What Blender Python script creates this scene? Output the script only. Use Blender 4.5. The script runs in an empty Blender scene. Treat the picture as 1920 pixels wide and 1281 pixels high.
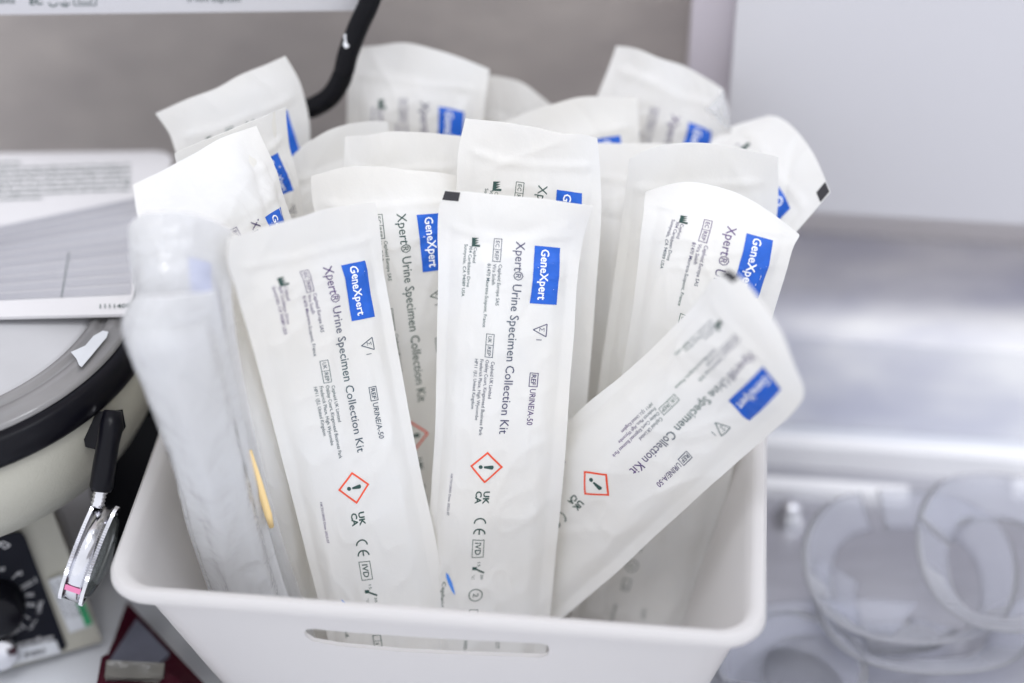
import bpy, bmesh, math, random
import numpy as np
from mathutils import Vector, Matrix

# ------------------------------------------------------------------ camera, world, lamps
sc = bpy.context.scene
col = sc.collection
FPX = 3765.0
PITCH = math.radians(39)
CAMZ = .74
cd = bpy.data.cameras.new('camera'); cam = bpy.data.objects.new('camera', cd); col.objects.link(cam)
cam.location = (0, 0, CAMZ); cam.rotation_euler = (math.radians(90) - PITCH, 0, 0)
cd.sensor_width = 36; cd.lens = FPX / 1920 * 36
cd.clip_start = .01; cd.clip_end = 50
cd.dof.use_dof = True; cd.dof.focus_distance = .894; cd.dof.aperture_fstop = 2.0; cd.dof.aperture_blades = 0
sc.camera = cam
w = bpy.data.worlds.new('World'); sc.world = w; w.use_nodes = True
w.node_tree.nodes['Background'].inputs[0].default_value = (.925, .945, 1.0, 1)
w.node_tree.nodes['Background'].inputs[1].default_value = 1.06
def area(name, loc, target, sx, sy, power, colr):
    l = bpy.data.lights.new(name, 'AREA'); l.shape = 'RECTANGLE'; l.size = sx; l.size_y = sy
    l.energy = power; l.color = colr
    o = bpy.data.objects.new(name, l); col.objects.link(o); o.location = loc
    o.rotation_euler = (Vector(target) - Vector(loc)).to_track_quat('-Z', 'Y').to_euler()
    return o
area('ceiling_light', (-.25, .25, 2.3), (0, .7, .1), 1.4, .5, 15, (.97, .98, 1.0))
area('ceiling_light', (1.3, .5, 2.2), (0, .75, .1), .4, 1.4, 8, (.93, .96, 1.0))
area('glint_lamp', (-.35, -.35, 1.9), (-.12, .65, .15), .05, .05, 2.2, (1, .98, .95))  # small unseen lamp, added for crisp glints on the clear film
sc.view_settings.view_transform = 'Standard'; sc.view_settings.look = 'None'
sc.view_settings.exposure = 0.22; sc.view_settings.gamma = 1
sc.cycles.use_denoising = True
sc.cycles.max_bounces = 14; sc.cycles.diffuse_bounces = 10; sc.cycles.transmission_bounces = 10; sc.cycles.transparent_max_bounces = 24
try: sc.cycles.denoiser = 'OPENIMAGEDENOISE'
except Exception: pass

# ------------------------------------------------------------------ geometry helpers
def up(u, v, d):
    a = (u - 960) / FPX; b = -(v - 640.5) / FPX
    return Vector((d * a, d * (math.cos(PITCH) + b * math.sin(PITCH)), CAMZ + d * (-math.sin(PITCH) + b * math.cos(PITCH))))
def onz(u, v, z):
    q = up(u, v, 1); k = (z - CAMZ) / (q.z - CAMZ); return Vector((q.x * k, q.y * k, z))
def floor_d(v, z=.012):
    q = up(0, v, 1); return (z - CAMZ) / (q.z - CAMZ)
YAW = math.radians(5.9)
EX = Vector((math.cos(YAW), -math.sin(YAW), 0)); EY = Vector((math.sin(YAW), math.cos(YAW), 0)); EZ = Vector((0, 0, 1))
def onwall(u, v, D):
    q = up(u, v, 1); r = q - Vector((0, 0, CAMZ)); k = D / r.dot(EY); return Vector((0, 0, CAMZ)) + r * k
CR = Vector((1, 0, 0)); CU = Vector((0, math.sin(PITCH), math.cos(PITCH))); CF = Vector((0, math.cos(PITCH), -math.sin(PITCH)))

# ------------------------------------------------------------------ material helpers
def mat(name, colr=(.8, .8, .8), rough=.5, metal=0, spec=.5, var=0, vscale=30, bump=0, bscale=60, coat=0, trans=0, alpha=1, sss=0, sheen=0, stretch=None, col2=None, detail=4):
    m = bpy.data.materials.new(name); m.use_nodes = True
    nt = m.node_tree; N = nt.nodes; L = nt.links; p = N['Principled BSDF']
    p.inputs['Base Color'].default_value = (*colr, 1); p.inputs['Roughness'].default_value = rough
    p.inputs['Metallic'].default_value = metal; p.inputs['Specular IOR Level'].default_value = spec
    p.inputs['Coat Weight'].default_value = coat; p.inputs['Transmission Weight'].default_value = trans
    p.inputs['Alpha'].default_value = alpha
    if sss:
        p.inputs['Subsurface Weight'].default_value = sss; p.inputs['Subsurface Radius'].default_value = (.004, .004, .004); p.inputs['Subsurface Scale'].default_value = 1
    tc = N.new('ShaderNodeTexCoord'); mp = N.new('ShaderNodeMapping'); L.new(tc.outputs['Object'], mp.inputs[0])
    if stretch: mp.inputs['Scale'].default_value = stretch
    if var or col2:
        n = N.new('ShaderNodeTexNoise'); n.inputs['Scale'].default_value = vscale; n.inputs['Detail'].default_value = detail
        L.new(mp.outputs[0], n.inputs['Vector'])
        r = N.new('ShaderNodeValToRGB'); L.new(n.outputs['Fac'], r.inputs[0])
        c2 = col2 or tuple(c * (1 - var) for c in colr)
        r.color_ramp.elements[0].position = .32; r.color_ramp.elements[1].position = .68
        r.color_ramp.elements[0].color = (*c2, 1); r.color_ramp.elements[1].color = (*colr, 1)
        L.new(r.outputs[0], p.inputs['Base Color'])
    if bump:
        n = N.new('ShaderNodeTexNoise'); n.inputs['Scale'].default_value = bscale; n.inputs['Detail'].default_value = 5
        L.new(mp.outputs[0], n.inputs['Vector'])
        b = N.new('ShaderNodeBump'); b.inputs['Strength'].default_value = bump; b.inputs['Distance'].default_value = .001
        L.new(n.outputs['Fac'], b.inputs['Height']); L.new(b.outputs[0], p.inputs['Normal'])
    return m
def add_translucent(m, colr, fac):
    nt = m.node_tree; N = nt.nodes; L = nt.links; p = N['Principled BSDF']; o = N['Material Output']
    t = N.new('ShaderNodeBsdfTranslucent'); t.inputs[0].default_value = (*colr, 1)
    x = N.new('ShaderNodeMixShader'); x.inputs[0].default_value = fac
    L.new(p.outputs[0], x.inputs[1]); L.new(t.outputs[0], x.inputs[2]); L.new(x.outputs[0], o.inputs[0]); return m
def film_mat(name, tint, body, rough, bump, bscale, blend=.35):
    """clear plastic: transparent with a milky share and a glossy skin"""
    m = bpy.data.materials.new(name); m.use_nodes = True
    nt = m.node_tree; N = nt.nodes; L = nt.links; p = N['Principled BSDF']; o = N['Material Output']
    p.inputs['Base Color'].default_value = (*tint, 1); p.inputs['Roughness'].default_value = rough
    tr = N.new('ShaderNodeBsdfTransparent'); tr.inputs[0].default_value = (.97, .975, .985, 1)
    gl = N.new('ShaderNodeBsdfGlossy'); gl.inputs['Roughness'].default_value = rough
    lw = N.new('ShaderNodeLayerWeight'); lw.inputs[0].default_value = blend
    x1 = N.new('ShaderNodeMixShader'); x1.inputs[0].default_value = body
    x2 = N.new('ShaderNodeMixShader')
    tl = N.new('ShaderNodeBsdfTranslucent'); tl.inputs[0].default_value = (*tint, 1); x0 = N.new('ShaderNodeMixShader'); x0.inputs[0].default_value = .5
    L.new(p.outputs[0], x0.inputs[1]); L.new(tl.outputs[0], x0.inputs[2]); L.new(tr.outputs[0], x1.inputs[1]); L.new(x0.outputs[0], x1.inputs[2])
    L.new(lw.outputs['Fresnel'], x2.inputs[0]); L.new(x1.outputs[0], x2.inputs[1]); L.new(gl.outputs[0], x2.inputs[2])
    L.new(x2.outputs[0], o.inputs[0])
    if bump:
        tc = N.new('ShaderNodeTexCoord')
        n = N.new('ShaderNodeTexNoise'); n.inputs['Scale'].default_value = bscale; n.inputs['Detail'].default_value = 3; n.inputs['Distortion'].default_value = .6
        L.new(tc.outputs['Object'], n.inputs['Vector'])
        b = N.new('ShaderNodeBump'); b.inputs['Strength'].default_value = bump; b.inputs['Distance'].default_value = .004
        L.new(n.outputs['Fac'], b.inputs['Height'])
        for q in (p, gl): L.new(b.outputs[0], q.inputs['Normal'])
        L.new(b.outputs[0], lw.inputs['Normal'])
    return m
M = {}
M['paper'] = add_translucent(mat('pouch_paper', (.86, .875, .915), .55, col2=(.865, .86, .865), vscale=18, bump=.16, bscale=800, spec=.4, detail=3), (.98, .96, .90), .44)
M['film'] = add_translucent(mat('milky_film', (.86, .855, .84), .22, spec=.5, bump=.15, bscale=60), (.97, .95, .88), .5)
M['clear'] = film_mat('clear_film', (.87, .88, .91), .45, .09, .8, 60, .2)
M['ink'] = mat('dark_violet_ink', (.085, .028, .17), .55, col2=(.012, .085, .07), vscale=14, detail=1)
M['greenink'] = mat('dark_green_ink', (.020, .062, .055), .55)
M['blue'] = mat('blue_ink', (.003, .10, .54), .45, var=.12, vscale=300)
M['faded'] = mat('faded_lilac_print', (.60, .64, .86), .5)
M['white_ink'] = mat('unprinted_paper', (.80, .82, .88), .6)
M['red'] = mat('orange_red_ink', (.72, .07, .025), .5)
M['black_mark'] = mat('black_registration_ink', (.035, .034, .042), .5, var=.3, vscale=500)
M['swoosh'] = mat('logo_blue_ink', (.07, .24, .72), .5)
M['basket'] = add_translucent(mat('white_plastic', (.70, .69, .705), .36, spec=.5, bump=.05, bscale=700, var=.02, vscale=12), (.90, .87, .82), .34)
M['table'] = mat('white_laminate', (.76, .78, .83), .35, var=.04, vscale=20)
M['wall'] = mat('rough_grey_wall_paint', (.465, .425, .405), .85, col2=(.39, .355, .345), vscale=30, bump=1.0, bscale=90, stretch=(.75, 1, 1.3), detail=8)
M['pale_fill'] = mat('pale_grey_panel', (.66, .63, .63), .5, var=.05, vscale=10)
M['cabinet'] = mat('white_lacquer', (.60, .595, .63), .30, var=.02, vscale=5)
M['cabinet2'] = mat('pale_mauve_lacquer', (.58, .54, .60), .35)
M['cream'] = mat('cream_enamel', (.44, .43, .375), .42, bump=.25, bscale=500, var=.05, vscale=40)
M['black'] = mat('black_plastic', (.004, .004, .007), .30, spec=.18)
M['rubber'] = mat('black_rubber', (.004, .004, .006), .42, spec=.14)
M['panel'] = mat('black_printed_panel', (.006, .007, .014), .5, var=.2, vscale=80, spec=.15)
M['panel_print'] = mat('grey_panel_print', (.50, .50, .52), .5)
M['acrylic'] = mat('smoked_clear_acrylic', (.27, .265, .27), .14, spec=.6, coat=.5, var=.45, vscale=8, stretch=(1, 1, 6))
M['lidplate'] = mat('grey_lid_plate', (.50, .50, .52), .32, var=.10, vscale=25)
M['chrome'] = mat('chrome', (.80, .80, .84), .12, metal=1, var=.35, vscale=45)
M['glass'] = film_mat('lens_glass', (.55, .62, .60), .25, .05, 0, 1)
M['card'] = mat('glossy_white_card', (.70, .69, .71), .35, var=.02, vscale=20)
M['cardline'] = mat('grey_print_lines', (.38, .38, .43), .5)
M['cardband'] = mat('pale_grey_print', (.62, .62, .655), .45)
M['maroon'] = mat('maroon_plastic', (.045, .004, .012), .22, spec=.5)
M['bluegrey'] = mat('blue_grey_plastic', (.15, .155, .20), .45, var=.08, vscale=200)
M['tape'] = film_mat('clear_tape', (.62, .60, .55), .45, .12, .3, 60)
M['steel'] = mat('brushed_steel', (.60, .60, .64), .38, metal=.85, var=.15, vscale=12, stretch=(1, 6, 6))
M['marble'] = mat('white_veined_stone', (.90, .90, .91), .5, col2=(.60, .61, .70), vscale=17, stretch=(.7, 1.6, 1.2), detail=3)
M['glossfilm'] = film_mat('shiny_clear_film', (.80, .82, .86), .35, .06, 1.0, 160)
M['ribbon'] = film_mat('frosted_plastic_strip', (.74, .75, .84), .22, .5, 0, 20, .18)
M['rimwhite'] = mat('bright_white_rim', (.86, .86, .88), .3)
M['green'] = mat('green_print', (.03, .28, .12), .5)
M['sticker'] = mat('white_sticker', (.62, .64, .68), .5, var=.05, vscale=90)
M['pink'] = mat('pink_tape', (.80, .22, .42), .35)
M['yellow'] = mat('yellow_plastic', (.84, .62, .30), .3, spec=.5)
M['chip'] = mat('chipped_paint_white', (.62, .63, .66), .5)
M['tubeplastic'] = mat('orange_tinted_tube', (.85, .60, .42), .3)

# ------------------------------------------------------------------ object helpers
def setp(o, label=None, cat=None, group=None, kind=None):
    if label: o['label'] = label
    if cat: o['category'] = cat
    if group: o['group'] = group
    if kind: o['kind'] = kind
    return o
def thing(name, loc, label, cat, group=None):
    o = bpy.data.objects.new(name, None); col.objects.link(o); o.location = loc; o.empty_display_size = .02
    return setp(o, label, cat, group)
def link(name, me, m, parent=None, smooth=False):
    o = bpy.data.objects.new(name, me); col.objects.link(o)
    if m: me.materials.append(m)
    if smooth: me.polygons.foreach_set('use_smooth', [True] * len(me.polygons))
    if parent:
        o.parent = parent; base = parent; off = Vector()
        while base: off += base.location; base = base.parent
        o.location = -off      # every mesh is built in world coordinates
    return o
def pyd(name, V, Fc, m, parent=None, smooth=False):
    me = bpy.data.meshes.new(name); me.from_pydata([tuple(v) for v in V], [], [tuple(int(i) for i in f) for f in Fc]); me.update()
    return link(name, me, m, parent, smooth)
def frombm(name, bm, m, parent=None, smooth=False, bevel=0, seg=2):
    if bevel:
        bmesh.ops.bevel(bm, geom=[e for e in bm.edges if e.is_manifold and e.calc_face_angle(0) > .5], offset=bevel, segments=seg, affect='EDGES', profile=.5)
    bmesh.ops.recalc_face_normals(bm, faces=bm.faces)
    me = bpy.data.meshes.new(name); bm.to_mesh(me); bm.free()
    o = link(name, me, m, parent, smooth)
    return o
def hexa(bm, bot, top):
    vb = [bm.verts.new(p) for p in bot]; vt = [bm.verts.new(p) for p in top]; n = len(bot)
    bm.faces.new(vb[::-1]); bm.faces.new(vt)
    for i in range(n): bm.faces.new((vb[i], vb[(i + 1) % n], vt[(i + 1) % n], vt[i]))
def boxin(bm, o, ax, ay, az):
    bot = [o, o + ax, o + ax + ay, o + ay]; hexa(bm, bot, [p + az for p in bot])
def slab(bm, pts, dz):
    hexa(bm, [Vector(p) + Vector((0, 0, -dz)) if not isinstance(dz, Vector) else Vector(p) + dz for p in pts], [Vector(p) for p in pts])
def lathe(bm, prof, mtx, n=64, close=False):
    """profile of (radius, height) about the local z axis"""
    rings = []
    for r, z in prof:
        if r < 1e-6: rings.append([bm.verts.new(mtx @ Vector((0, 0, z)))])
        else: rings.append([bm.verts.new(mtx @ Vector((r * math.cos(2 * math.pi * i / n), r * math.sin(2 * math.pi * i / n), z))) for i in range(n)])
    for a, b in zip(rings, rings[1:] + ([rings[0]] if close else [])):
        if len(a) == 1 and len(b) == 1: continue
        for i in range(n):
            j = (i + 1) % n
            if len(a) == 1: bm.faces.new((a[0], b[i], b[j]))
            elif len(b) == 1: bm.faces.new((a[i], a[j], b[0]))
            else: bm.faces.new((a[i], a[j], b[j], b[i]))
def tube(bm, pts, rads, n=20, caps=True):
    pts = [Vector(p) for p in pts]; rings = []
    ref = Vector((.3, .2, 1)).normalized()
    for i, p in enumerate(pts):
        t = (pts[min(i + 1, len(pts) - 1)] - pts[max(i - 1, 0)]).normalized()
        a = t.cross(ref).normalized(); b = t.cross(a)
        r = rads[i] if hasattr(rads, '__len__') else rads
        rings.append([bm.verts.new(p + a * r * math.cos(2 * math.pi * k / n) + b * r * math.sin(2 * math.pi * k / n)) for k in range(n)])
    for a, b in zip(rings, rings[1:]):
        for k in range(n): bm.faces.new((a[k], a[(k + 1) % n], b[(k + 1) % n], b[k]))
    if caps: bm.faces.new(rings[0][::-1]); bm.faces.new(rings[-1])
def spline(P, n):
    P = [np.array(p, float) for p in P]; P = [2 * P[0] - P[1]] + P + [2 * P[-1] - P[-2]]; out = []
    for i in range(1, len(P) - 2):
        for k in range(n):
            t = k / n; a, b, c, d = P[i - 1:i + 3]
            out.append(.5 * ((2 * b) + (-a + c) * t + (2 * a - 5 * b + 4 * c - d) * t * t + (-a + 3 * b - 3 * c + d) * t ** 3))
    out.append(P[-2]); return out
def frame(z, x=None):
    z = Vector(z).normalized(); x = Vector(x) if x is not None else Vector((0, 0, 1))
    x = (x - z * x.dot(z)).normalized(); y = z.cross(x)
    return Matrix((x, y, z)).transposed().to_4x4()

# ------------------------------------------------------------------ flat lettering
def text_geo(s, length=None, cap=None, size=1, bold=0, shear=0):
    cu = bpy.data.curves.new('t', 'FONT'); cu.body = s; cu.size = 1; cu.resolution_u = 2; cu.offset = bold; cu.shear = shear
    o = bpy.data.objects.new('t', cu); col.objects.link(o)
    bpy.context.view_layer.update()
    me = bpy.data.meshes.new_from_object(o.evaluated_get(bpy.context.evaluated_depsgraph_get()))
    V = np.array([v.co[:2] for v in me.vertices], float).reshape(-1, 2); Fc = [tuple(p.vertices) for p in me.polygons]
    bpy.data.objects.remove(o); bpy.data.meshes.remove(me); bpy.data.curves.remove(cu)
    x0, x1 = V[:, 0].min(), V[:, 0].max(); V[:, 0] -= x0
    sx = length / (x1 - x0) if length else size
    sy = cap / .73 if cap else size
    if length and not cap and size == 1: sy = sx
    if cap and not length: sx = sy
    V[:, 0] *= sx; V[:, 1] *= sy
    return V, Fc
class Flat:
    def __init__(s): s.V = []; s.F = []
    def add(s, V, Fc):
        k = len(s.V); s.V += [tuple(v) for v in V]; s.F += [tuple(i + k for i in f) for f in Fc]
    def text(s, body, x, y, length=None, cap=None, **k):      # baseline at x, reading along +y, tops towards +x
        V, Fc = text_geo(body, length, cap, **k)
        s.add([(x + b, y + a) for a, b in V], Fc)
    def rect(s, x0, y0, x1, y1, st=1.2):
        nx = max(1, round(abs(x1 - x0) / st)); ny = max(1, round(abs(y1 - y0) / st))
        V = [(x0 + (x1 - x0) * i / nx, y0 + (y1 - y0) * j / ny) for j in range(ny + 1) for i in range(nx + 1)]
        s.add(V, [(j * (nx + 1) + i, j * (nx + 1) + i + 1, (j + 1) * (nx + 1) + i + 1, (j + 1) * (nx + 1) + i) for j in range(ny) for i in range(nx)])
    def box(s, x0, y0, x1, y1, t):
        s.rect(x0, y0, x1, y0 + t); s.rect(x0, y1 - t, x1, y1); s.rect(x0, y0 + t, x0 + t, y1 - t); s.rect(x1 - t, y0 + t, x1, y1 - t)
    def line(s, a, b, t, n=6):
        a = np.array(a, float); b = np.array(b, float); d = (b - a); d /= np.linalg.norm(d); p = np.array((-d[1], d[0])) * t / 2
        V = []
        for i in range(n + 1):
            q = a + (b - a) * i / n; V += [q + p, q - p]
        s.add(V, [(2 * i, 2 * i + 1, 2 * i + 3, 2 * i + 2) for i in range(n)])
    def poly(s, pts): s.add(pts, [tuple(range(len(pts)))])
    def arc(s, c, r, a0, a1, t, n=14):
        V = []
        for i in range(n + 1):
            a = math.radians(a0 + (a1 - a0) * i / n); V += [(c[0] + (r - t / 2) * math.cos(a), c[1] + (r - t / 2) * math.sin(a)), (c[0] + (r + t / 2) * math.cos(a), c[1] + (r + t / 2) * math.sin(a))]
        s.add(V, [(2 * i, 2 * i + 1, 2 * i + 3, 2 * i + 2) for i in range(n)])
# the print of the pouch, in millimetres: x across from the left seam, y down from the cut top
AX = 37.5
class Art(list):
    def new(self, name, m):
        f = Flat(); self.append((name, m, f)); return f
ART = Art()
ART.new('product_name', 'ink').text('Xpert® Urine Specimen Collection Kit', AX - 2.05, 19.75, 92.3, 4.3, bold=.002)
ART.new('reference_number', 'ink').text('URINE/A-50', 47.6, 90, 17.4, 2.7, bold=.006)
ART.new('blue_label', 'blue').rect(44, 21, 56, 48.8, 1.4)
ART.new('label_lettering', 'white_ink').text('GeneXpert', 47.2, 22.4, 24.4, 3.9, bold=.016)
d = ART.new('maker_address', 'ink')
for i, (t, l) in enumerate((('Cepheid', 7.2), ('904 Caribbean Drive', 19.2), ('Sunnyvale, CA 94089 USA', 24.5))): d.text(t, 16.7 - i * 2.15, 24.6 if i == 0 else (24 if i == 1 else 23.4), l, 1.5, bold=.004)
d = ART.new('europe_address', 'ink')
for i, (t, l) in enumerate((('Cepheid Europe SAS', 19.3), ('Vira Solelh', 9.7), ('81470 Maurens-Scopont, France', 30))): d.text(t, 28.4 - i * 2.5, 31.5, l, 1.6, bold=.004)
d = ART.new('british_address', 'ink')
for i, (t, l) in enumerate((('Cepheid UK Limited', 18.3), ('Oakley Court, Kingsmead Business Park', 36.5), ('Frederick Place, High Wycombe', 29.5), ('HP11 1JU, United Kingdom', 24.4))): d.text(t, 28.6 - i * 2.6, 77.2 - (i > 0) * .6, l, 1.65, bold=.004)
ART.new('print_date', 'ink').text('HKT012R05 Date 2023.07', 13.2, 133, 20, 1.25, bold=.006)
s = ART.new('factory_symbol', 'greenink')
s.rect(15.6, 19.9, 16.9, 24.2); s.poly([(16.9, 23.2), (19.4, 23.2), (19.4, 24.2), (16.9, 24.2)])
for q in (19.9, 21.0, 22.1): s.poly([(16.9, q), (18.7, q), (16.9, q + 1.1)])
for nm, y in (('EC', 19.3), ('UK', 64.3)):
    s = ART.new('representative_box', 'ink')
    s.box(25.4, y, 29.1, y + 11.1, .28); s.rect(25.4, y + 5.1, 29.1, y + 5.35)
    s.text(nm, 26.4, y + 1.1, 3.1, 1.75, bold=.004); s.text('REP', 26.4, y + 6.0, 4.3, 1.75, bold=.004)
s = ART.new('reference_box', 'ink')
s.box(46.8, 82, 50.7, 89, .36); s.text('REF', 47.75, 82.9, 5.2, 2.1, bold=.015)
s = ART.new('quantity_symbol', 'ink')
T = [(46.4, 61.3), (52.4, 58.3), (52.4, 64.3)]
for i in range(3): s.line(T[i], T[(i + 1) % 3], .42)
s.text('\u03a3', 49.2, 60.2, None, 2.2); s.text('1', 48.2, 65.8, None, 2.6)
cx, cy, h = 30.9, 128.4, 7.2
Dm = [(cx, cy - h), (cx + h, cy), (cx, cy + h), (cx - h, cy)]
s = ART.new('warning_diamond', 'red')
for i in range(4):
    p, q = np.array(Dm[i]), np.array(Dm[(i + 1) % 4]); e = (q - p) / np.linalg.norm(q - p) * .42
    s.line(p - e, q + e, .85, 8)
s = ART.new('exclamation_mark', 'greenink')
s.poly([(cx - 1.1, cy - .45), (cx + 2.4, cy - 1.0), (cx + 3.1, cy - .9), (cx + 3.4, cy), (cx + 3.1, cy + .9), (cx + 2.4, cy + 1.0), (cx - 1.1, cy + .45)])
s.poly([(cx - 2.6 + .95 * math.cos(k * .524), cy + .95 * math.sin(k * .524)) for k in range(12)])
s = ART.new('conformity_mark', 'greenink')
s.text('UK', 31.0, 140.2, 6.2, 2.9, bold=.03); s.text('CA', 27.4, 140.2, 6.0, 2.9, bold=.03)
s = ART.new('conformity_mark', 'greenink')
s.arc((30.6, 155.6), 2.6, 180, 360, .62); s.arc((30.6, 160.6), 2.6, 180, 360, .62); s.line((30.6, 158.0), (30.6, 160.6), .6, 2)
s = ART.new('diagnostic_box', 'greenink')
s.box(27.6, 163.2, 33.2, 172.2, .3); s.text('IVD', 29.0, 164.6, 6.2, 2.9, bold=.012)
s = ART.new('temperature_symbol', 'greenink')
s.line((28.6, 177.4), (34, 180.2), .8, 3); s.rect(28.2, 177, 30.4, 178.6); s.text('15', 30.6, 174.6, 2.2, 1.3); s.text('30', 32.4, 181, 2.4, 1.3); s.text('\u00b0C', 28.2, 181, 2.4, 1.3)
s = ART.new('single_use_symbol', 'greenink')
s.arc((30.8, 191.5), 3.1, 0, 360, .4, 24); s.text('2', 29.6, 190.4, 2.2, 2.6)
s = ART.new('leaflet_symbol', 'greenink')
s.box(28.4, 199, 32.6, 205.4, .35); s.rect(28.4, 202.1, 32.6, 202.3); s.text('i', 29.4, 203.2, .7, 2)
ART.new('maker_name', 'greenink').text('Cepheid.', 13.0, 186, 14, 2.1, bold=.01)
s = ART.new('lot_number', 'greenink'); s.text('LOT', 42, 214, 5, 2); s.text('300-8152', 27, 214, 12, 1.8)
ART.new('maker_logo', 'swoosh').poly([(14.6, 181), (16, 182), (18.4, 186), (20.2, 191), (20.6, 192.6), (18.6, 190.4), (16.2, 186.6), (14.9, 183.6)])
ART.new('registration_mark', 'black_mark').rect(.4, .4, 8.2, 4.4, 1)
ART.new('corner_mark', 'black_mark').rect(61.0, .3, 65.8, 6.5, 1)
LIFT = {'label_lettering': .00042}
ART = [(k, m, np.array(v.V, float), v.F) for k, m, v in ART]

# ------------------------------------------------------------------ pouches
def vnoise(x, y, seed):
    r = np.random.RandomState(seed); G = r.rand(64, 64)
    xi = np.floor(x).astype(int); yi = np.floor(y).astype(int); fx = x - xi; fy = y - yi
    fx = fx * fx * (3 - 2 * fx); fy = fy * fy * (3 - 2 * fy)
    g = lambda i, j: G[i % 64, j % 64]
    return (g(xi, yi) * (1 - fx) + g(xi + 1, yi) * fx) * (1 - fy) + (g(xi, yi + 1) * (1 - fx) + g(xi + 1, yi + 1) * fx) * fy
def sstep(a, b, x):
    t = np.clip((x - a) / (b - a), 0, 1); return t * t * (3 - 2 * t)
W = 66.0
def pch(xs, ys, q):
    """monotone-ish cubic through (xs, ys)"""
    xs = np.array(xs, float); ys = np.array(ys, float); m = np.zeros(len(xs))
    dl = np.diff(ys) / np.diff(xs)
    m[0] = dl[0]; m[-1] = dl[-1]; m[1:-1] = (dl[:-1] * np.diff(xs)[1:] + dl[1:] * np.diff(xs)[:-1]) / (xs[2:] - xs[:-2])
    i = np.clip(np.searchsorted(xs, q) - 1, 0, len(xs) - 2); h = xs[i + 1] - xs[i]; t = np.clip((q - xs[i]) / h, 0, 1)
    return ys[i] * (2 * t**3 - 3 * t**2 + 1) + m[i] * h * (t**3 - 2 * t**2 + t) + ys[i + 1] * (-2 * t**3 + 3 * t**2) + m[i + 1] * h * (t**3 - t**2)
GROUP = 'specimen kit pouches standing in the white basket'
ALLCOL = 'pouch'
def pouch(label, rows, seed, prints=None, bulge=3.5, wr=1.0, nx=61, ny=190, film=False, tubex=30, tubeh=1.6, topwave=0):
    ys = [r[0] for r in rows]; y0, y1 = ys[0], ys[-1]
    C = np.zeros((3, len(rows), 3))
    for j, r in enumerate(rows):
        L = list(r[1]); R = list(r[-1])
        if len(L) == 2: L.append(floor_d(L[1]))
        if len(R) == 2: R.append(floor_d(R[1]))
        A = list(r[2]) if len(r) == 4 else None
        if A and len(A) == 2: A.append(floor_d(A[1]))
        L = np.array(L, float); R = np.array(R, float)
        A = np.array(A, float) if A else L + (R - L) * (AX / W)
        C[0, j], C[1, j], C[2, j] = L, A, R
    gx = np.linspace(0, W, nx); gy = y0 + (y1 - y0) * np.linspace(0, 1, ny)
    col3 = np.stack([np.stack([pch(ys, C[i, :, k], gy) for k in range(3)], -1) for i in range(3)])   # 3, ny, 3
    t = gx[None, :, None]
    l0 = (t - AX) * (t - W) / (AX * W); l1 = t * (t - W) / (AX * (AX - W)); l2 = t * (t - AX) / (W * (W - AX))
    S = col3[0][:, None, :] * l0 + col3[1][:, None, :] * l1 + col3[2][:, None, :] * l2                # ny, nx, (u, v, d)
    aa = (S[..., 0] - 960) / FPX; bb = -(S[..., 1] - 640.5) / FPX; dd = S[..., 2]
    Pw = np.stack([dd * aa, dd * (math.cos(PITCH) + bb * math.sin(PITCH)), CAMZ + dd * (-math.sin(PITCH) + bb * math.cos(PITCH))], -1)
    def normals(P):
        n = np.cross(np.gradient(P, axis=0), np.gradient(P, axis=1)); n /= np.linalg.norm(n, axis=-1, keepdims=True) + 1e-12
        if (n[ny // 2, nx // 2] @ np.array(CF)) > 0: n = -n
        return n
    N0 = normals(Pw)
    X, Y = np.meshgrid(gx, gy); e = np.minimum(X, W - X)
    yt = Y - y0
    ms = sstep(3.5, 13, e); mt = sstep(15, 32, yt - 5 * np.abs(X - W / 2) / 33) * (1 - sstep(y1 - 16, y1 - 6, Y))
    b = bulge * ms * mt * (.75 + .25 * vnoise(X / 30, Y / 45, seed))
    b += tubeh * np.exp(-((X - tubex) / 6.5) ** 2) * mt * sstep(40, 75, yt)
    def rid(n): return 1 - np.abs(2 * n - 1)
    cr = rid(vnoise(X / 19 + 3 + Y / 60, Y / 34, seed + 1)) ** 3 * .9 + rid(vnoise(X / 9 - Y / 40, Y / 16 + X / 30, seed + 2)) ** 4 * .45
    cr += rid(vnoise(X / 26, Y / 7 + X / 22, seed + 5)) ** 5 * .55 * sstep(8, 22, yt) * (1 - sstep(34, 60, yt))
    arc_ = ((X - W / 2) / (W / 2)) ** 2
    b += .6 * wr * np.exp(-((yt - 17 + 4 * arc_ - 3 * vnoise(X / 20, 0 * X, seed + 6)) / 2.2) ** 2) * sstep(2, 9, e)
    rs = np.random.RandomState(seed + 100)
    for _ in range(7):      # sharp creases, most of them near the top
        px_, py_ = rs.uniform(4, W - 4), y0 + 14 + abs(rs.normal(0, 34)); an = rs.uniform(0, math.pi); ln_ = rs.uniform(9, 26)
        du = (X - px_) * math.cos(an) + (Y - py_) * math.sin(an); dv = -(X - px_) * math.sin(an) + (Y - py_) * math.cos(an)
        b += wr * rs.uniform(.35, .95) * rs.choice((-1, 1)) * np.exp(-np.abs(dv) / 2.2) * np.exp(-(du / ln_) ** 2) * (.4 + .6 * ms)
    b -= .22 * np.exp(-((e - 5.5) / 1.1) ** 2) * sstep(8, 20, yt)
    fine = (vnoise(X / 3.5, Y / 5, seed + 3) - .5) * .12
    b += wr * (cr * (.35 + .65 * mt) * (.3 + .7 * ms) + fine)
    wave = (vnoise(X / 24, Y / 60, seed + 4) - .5) * 4.5 * (1 - .75 * mt) * min(wr, 1.2)
    Pb = Pw + N0 * (wave[..., None] / 1000)
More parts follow.
